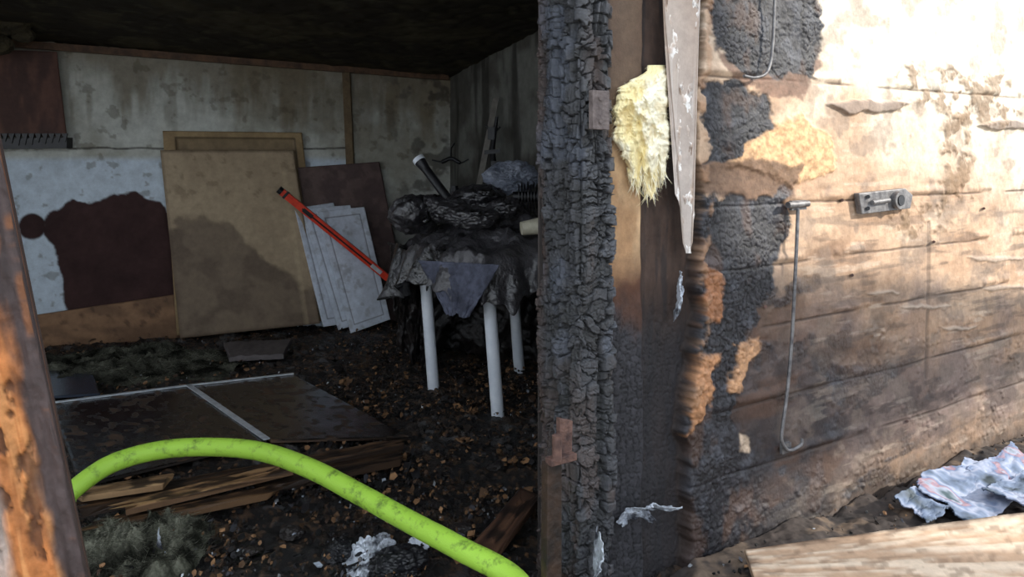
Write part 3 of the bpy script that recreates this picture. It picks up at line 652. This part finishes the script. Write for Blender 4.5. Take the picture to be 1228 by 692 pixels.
# yellow glass wool tuft
def yellow():
    ys=[78,88,105,125,160,185,205,222];lx=[778,770,740,735,736,742,752,775];rx=[798,801,803,802,803,800,798,796]
    nv,nu=190,110
    Y,Uu=np.meshgrid(np.linspace(78,222,nv),np.linspace(0,1,nu),indexing='ij')
    l=np.interp(Y,ys,lx)+(fbm(Y/12,Y*0,5)-.5)*14+(fbm(Y/4,Y*0,15)-.5)*6;r=np.interp(Y,ys,rx)+(fbm(Y/12,Y*0+4,6)-.5)*10+(fbm(Y/4,Y*0,16)-.5)*5
    x=l+(r-l)*Uu
    th=np.sqrt(np.clip(1-(2*Uu-1)**2,0,1))*np.sqrt(np.clip(1-((Y-150)/75)**2,0.02,1))
    lum=fbm(x/16,Y/26,7);l2=fbm(x/6,Y/8,8);rg=1-np.abs(fbm(x/13,Y/24,18)-.5)*5
    off=th*(.0+.07*lum+.018*rg)+(l2-.5)*.016*th
    Yp=Y+ss(165,222,Y)*(fbm(x/5,x*0,9)-.48)*70
    P=np.array([[FW(x[i,j],Yp[i,j],-.015+off[i,j]) for j in range(nu)] for i in range(nv)])
    col=np.ones(P.shape)*lin((250,234,182));col=mx(col,ss(.42,.6,lum),(255,246,218));col=mx(col,ss(.58,.72,l2)*.35,(226,196,136));col=mx(col,ss(.2,-.4,rg)*.3,(214,186,130));col=mx(col,ss(210,240,Yp)*.3,(206,176,126))
    o=grid_obj('yellow_glass_wool',P,np.concatenate([col,np.full(col.shape[:2]+(1,),.95)],-1),vmat('glass_wool',180,.6,.05,.1,60,bdist=.008),-N*.01)
    V=[];Fc=[];Cc=[]
    def strand(p,d,Ln,w):
        s=Vector((D[0],D[1],0))*w;bd=Vector((random.gauss(0,1),random.gauss(0,1),random.gauss(0,1)))*Ln*.35
        b=len(V);c=lin(random.choice([(252,240,200),(244,226,172),(255,250,228)]))
        for k in range(5):
            t=k/4;c0=p+d*Ln*t+bd*t*t;wk=s*(1-t*.8);V.extend([tuple(c0-wk),tuple(c0+wk)]);Cc.extend([tuple(c)+(.9,)]*2)
        for k in range(4):Fc.append((b+2*k,b+2*k+1,b+2*k+3,b+2*k+2))
    for _ in range(260):
        j=random.randint(0,nu-1);i=random.randint(nv-30,nv-1);strand(Vector(P[i,j]),Vector((random.gauss(0,.3),random.gauss(0,.2)-.1,-1)).normalized(),random.uniform(.012,.035),random.uniform(.0006,.0016))
    for _ in range(350):
        i=random.randint(0,nv-1);j=random.choice([0,1,2,nu-3,nu-2,nu-1]);sg=-1 if j<5 else 1;dd=D*sg;strand(Vector(P[i,j]),Vector((dd[0],dd[1],random.gauss(-.5,.5))).normalized(),random.uniform(.004,.014),.0007)
    me=bpy.data.meshes.new('strands');me.from_pydata(V,[],Fc);a=me.color_attributes.new('Col','FLOAT_COLOR','POINT');a.data.foreach_set('color',np.array(Cc,dtype=np.float32).ravel());me.materials.append(M_board)
    link(bpy.data.objects.new('strands',me),o)
yellow()
def foil_strip():
    ys=[-60,20,60,85,120,160,200,230,262,304];l=[794,800,800,812,816,812,814,812,819,824];r=[838,836,834,828,829,831,828,832,831,828]
    nv,nu=300,44
    Y,Uu=np.meshgrid(np.linspace(-60,304,nv),np.linspace(0,1,nu),indexing='ij')
    l=np.interp(Y,ys,l)+(fbm(Y/11,Y*0,5)-.5)*10+(fbm(Y/3,Y*0,25)-.5)*5;r=np.interp(Y,ys,r)+(fbm(Y/11,Y*0+4,6)-.5)*8+(fbm(Y/3,Y*0,26)-.5)*5
    x=l+(r-l)*Uu;n=fbm(x/14,Y/40,3);n2=fbm(x/5,Y/12,4)
    off=.008+(n-.5)*.03+(n2-.5)*.012+np.abs(Uu-.5)*.010
    P=np.array([[FW(x[i,j],Y[i,j],off[i,j]) for j in range(nu)] for i in range(nv)])
    col=np.ones(P.shape)*lin((226,216,206));col=mx(col,ss(.45,.65,n),(244,240,236));col=mx(col,ss(.54,.66,n2)*.6,(160,126,98));col=mx(col,ss(.12,.0,Uu)*.5+ss(.9,1,Uu)*.5,(130,98,72))
    col=mx(col,ss(.60,.68,fbm(x/9,Y/20,71))*.6,(96,76,62))
    grid_obj('peeling_wallpaper_strip',P,np.concatenate([col,np.full(col.shape[:2]+(1,),.6)],-1),M_board,-N*.004)
foil_strip()
crumple('crumpled_foil',FW(815,350,-.005),D*.022,UP*.075,N*.03,M_foil,seed=5,amp=.5)
crumple('crumpled_foil.001',FW(775,612,.05),D*.060,UP*.050,N*.06,M_foil,seed=17,folds=26,amp=.5,jag=.7,n=90)
crumple('crumpled_foil.002',FW(716,676,.08),D*.030,UP*.055,N*.03,M_foil,seed=8,amp=.5,jag=.6)
EX=np.array([1.,0,0]);EY=np.array([0,1.,0])
crumple('crumpled_foil.003',FL(445,672,.03),EX*.075+EY*.03,EY*.09-EX*.03,UP*.05,M_foil,seed=11,zmin=.012,folds=26,amp=.5,jag=.6,n=90)
crumple('crumpled_foil.004',FL(500,652,.03),EX*.04,EY*.04,UP*.03,M_foil,seed=13,zmin=.012,amp=.5)
crumple('crumpled_foil.005',FL(190,645,.13),EX*.012,UP*.028,EY*.02,M_foil,seed=15,n=30)
f=FL(478,676,.02);blob('charred_lump',f,(.09,.07,.05),.5,M_black,seed=14,zmin=.005)
f=FL(408,662,.02);blob('charred_lump.001',f,(.05,.05,.04),.5,M_black,seed=15,zmin=.005)
for i,(a,b,s) in enumerate([(560,640,.06),(600,560,.05),(540,480,.05),(430,490,.05),(350,640,.05),(480,600,.05),(400,445,.06),(560,420,.06),(300,660,.04)]):
    blob('charred_lump.%03d'%(i+2),FL(a,b,.01),(s,s*.8,s*.45),.5,M_bag,seed=60+i,zmin=.0,sub=4)

# =============== HOSE ===============
hp=[(-2.3,2.55,.05),(-1.95,2.75,.05)]+[W(*q) for q in [(60,616,2.97),(85,590,3.02),(130,558,3.12),(185,541,3.2),(245,536,3.22),(310,541,3.15),(370,561,3.0),(430,592,2.85),(490,625,2.7),(550,657,2.55),(620,698,2.4)]]+[(.06,2.18,.13),(.12,1.9,-.0),(.14,1.5,-.09),(.1,.9,-.1)]
hs=smoothpath(hp,24)
mh,nt,b=base_mat('lime_hose_jacket');n=nt.nodes;l=nt.links
tc=n.new('ShaderNodeTexCoord');no=n.new('ShaderNodeTexNoise');no.inputs['Scale'].default_value=18;no.inputs['Detail'].default_value=8;no.inputs['Roughness'].default_value=.75;l.new(tc.outputs['Object'],no.inputs['Vector'])
cr=n.new('ShaderNodeValToRGB');cr.color_ramp.elements[0].position=.34;cr.color_ramp.elements[0].color=L4((96,124,42));cr.color_ramp.elements[1].position=.48;cr.color_ramp.elements[1].color=L4((158,202,66));l.new(no.outputs['Fac'],cr.inputs[0]);l.new(cr.outputs[0],b.inputs['Base Color']);b.inputs['Roughness'].default_value=.6
wv=n.new('ShaderNodeTexNoise');wv.inputs['Scale'].default_value=260;l.new(tc.outputs['Object'],wv.inputs['Vector']);bp=n.new('ShaderNodeBump');bp.inputs['Strength'].default_value=.35;bp.inputs['Distance'].default_value=.004;l.new(wv.outputs['Fac'],bp.inputs['Height']);l.new(bp.outputs[0],b.inputs['Normal'])
m=MB();m.tube(hs,.0345,24,0);m.obj('fire_hose',[mh])

# =============== HARDWARE ===============
def rod(name,pts,r=.007,off=.03,extra=None):
    m=MB();m.tube(smoothpath([FW(a,b,off) for a,b in pts],8),r,10,0)
    if extra: extra(m)
    return m.obj(name,[M_metal])
rod('hook_rod',[(930,-60),(929,0),(926,60),(920,86),(906,93),(892,91)],.0055,.035)
def ex(m):
    for a,b in [(957,246),(942,537)]:
        c=FW(a,b,.02);m.box(c,(D*.085 if b<300 else D*.05,np.array([0,0,.035]),N*.012),0)
    m.tube([FW(945,246,.03),FW(969,244,.03)],.012,10,0)
rod('door_rod',[(957,250),(955,300),(950,400),(944,470),(938,515),(938,530),(946,540),(960,534),(962,526)],.0065,.035,ex)
m=MB()
m.slab([FW(1030,232,.035),FW(1086,226,.035),FW(1095,234,.035),FW(1092,250,.035),FW(1034,257,.035)],-N*.025,0)
c=FW(1077,240,.045)
m.tube([c-N*.02,c+N*.012],.036,20,0);m.tube([c+N*.01,c+N*.016],.022,16,1)
for q in((1041,236),(1041,250)): m.tube([FW(*q,.03),FW(*q,.045)],.008,8,1)
m.tube([FW(1046,243,.045),FW(1066,240,.045)],.01,10,0)
m.obj('door_latch_plate',[M_metal,M_black],bevel=.003)
m=MB();m.slab([FW(711,108,.055),FW(731,109,.055),FW(731,156,.055),FW(711,155,.055)],-N*.02,0)
for y in(118,145): m.tube([FW(721,y,.052),FW(721,y,.062)],.007,8,0)
m.obj('hinge_plate',[pmat('grey_brown_steel',(84,74,72),(122,110,106),30,.6,.4,80,metal=.2)],bevel=.002)
m=MB();m.slab([FW(672,502,.10),FW(687,505,.10),FW(686,550,.10),FW(671,548,.10)],-N*.02,0);m.tube([FW(668,522,.12),FW(668,552,.12)],.014,12,0);m.box(FW(673,550,.11),(D*.09,np.array([0,0,.02]),N*.03),0)
m.obj('rusty_hinge',[M_rust],bevel=.002)
m=MB();m.slab([FW(657,556,.11),FW(674,556,.11),FW(674,800,.11),FW(655,800,.11)],-N*.03,0);m.obj('trim_doorstop',[M_darkwood],bevel=.003)
m=MB()
for q in((1022,330),(918,368),(1120,290),(1088,505),(1010,240),(1180,250)): m.tube([FW(*q,.0),FW(*q,.014)],.006,8,0)
m.obj('wall_nails',[M_rust])

# =============== OUTSIDE FOREGROUND ===============
def p_ob(x,y,u,v):
    n=fbm(u*6,v*22,3);n2=fbm(u*22,v*16,4);col=np.ones(x.shape+(3,))*lin((178,148,122));col=mx(col,ss(.4,.65,n),(208,188,166));col=mx(col,ss(.58,.70,n2)*.5,(110,88,70));e=ss(.10,.0,v)+ss(.05,0,u);col=mx(col,np.clip(e,0,1)*.6*ss(.3,.6,n2),(70,52,42));return col,np.full(x.shape,.7),(n-.5)*.012
panel('fallen_plywood_board',[FL(893,658,.10),FL(1262,611,.10),FL(1300,760,.10),FL(912,715,.10)],.02,p_ob,M_board,res=.008)
mt,nt,b=base_mat('patterned_fabric');n=nt.nodes;l=nt.links
tc=n.new('ShaderNodeTexCoord');wvn=n.new('ShaderNodeTexNoise');wvn.inputs['Scale'].default_value=6;wvn.inputs['Detail'].default_value=3;l.new(tc.outputs['Object'],wvn.inputs['Vector'])
cr=n.new('ShaderNodeValToRGB');e=cr.color_ramp.elements;e[0].position=.3;e[0].color=L4((32,44,50));e[1].position=.42;e[1].color=L4((98,112,136))
for pp,c in((.48,(140,146,164)),(.54,(92,108,136)),(.58,(134,102,110)),(.62,(134,140,156)),(.70,(46,66,72))):
    x=e.new(pp);x.color=L4(c)
l.new(wvn.outputs['Fac'],cr.inputs[0]);l.new(cr.outputs[0],b.inputs['Base Color']);b.inputs['Roughness'].default_value=.7
fab=empty('crumpled_patterned_blanket')
for i,(a,b2,sx,sy,sd_) in enumerate([(1170,590,.22,.12,31),(1215,566,.19,.10,32),(1115,604,.12,.07,33),(1232,594,.16,.09,34)]):
    o=FL(a,b2,.05);crumple('fold_%d'%i,o,D*sx,N*sy+UP*-.02,UP*.05,mt,seed=sd_,folds=12,smooth=True,parent=fab,n=90,thin=.006,zmin=.01,dens=.5,jag=.2)

# =============== ADDED SUN BLOCKERS (unseen, beyond frame) ===============
S=np.array([.85,-.2,.45]);S/=np.linalg.norm(S)
dr=np.array([S[0],S[1],0]);dr/=np.linalg.norm(dr);pe=np.array([-dr[1],dr[0],0])
m=MB()
def pl(pp,al,z): q=pe*pp+dr*al;return np.array([q[0],q[1],z])
m.slab([pl(.9,5.2,-.15),pl(3.0,5.2,-.15),pl(3.0,5.2,4.6),pl(1.95,5.2,5.3),pl(.9,5.2,4.6)],dr*2.2,0)
m.obj('added_sun_blocker',[pmat('blocker_grey',(150,146,138),(180,176,166),4,.8)])  # added out of view to keep direct sun off the doorway
st=empty('added_shade_panel')  # unseen panel, added and shaped to cast the shade band on the wall
m=MB()
m.slab([pl(2.9,3.6,2.08),pl(5.2,3.6,1.13),pl(5.2,3.6,1.34),pl(2.9,3.6,2.90)],dr*.04,0);m.obj('boards',[M_brown],st)
m=MB()
for pp,z in((2.95,2.7),(5.1,1.3)): m.box(pl(pp,3.7,z/2-.1),(pe*.05,dr*.05,UP*(z+.1)),0)
m.obj('posts',[M_brown],st)

# =============== LIGHT ===============
sd=bpy.data.lights.new('sun','SUN');sd.energy=6.6;sd.angle=math.radians(1.8);sd.color=(1,.94,.83)
so=link(bpy.data.objects.new('sun',sd));so.rotation_euler=Vector(S).to_track_quat('Z','Y').to_euler()
w=bpy.data.worlds.new('world');bpy.context.scene.world=w;w.use_nodes=True;bg=w.node_tree.nodes['Background'];bg.inputs[0].default_value=(.82,.90,1,1);bg.inputs[1].default_value=2.4
bpy.context.scene.view_settings.view_transform='Standard'
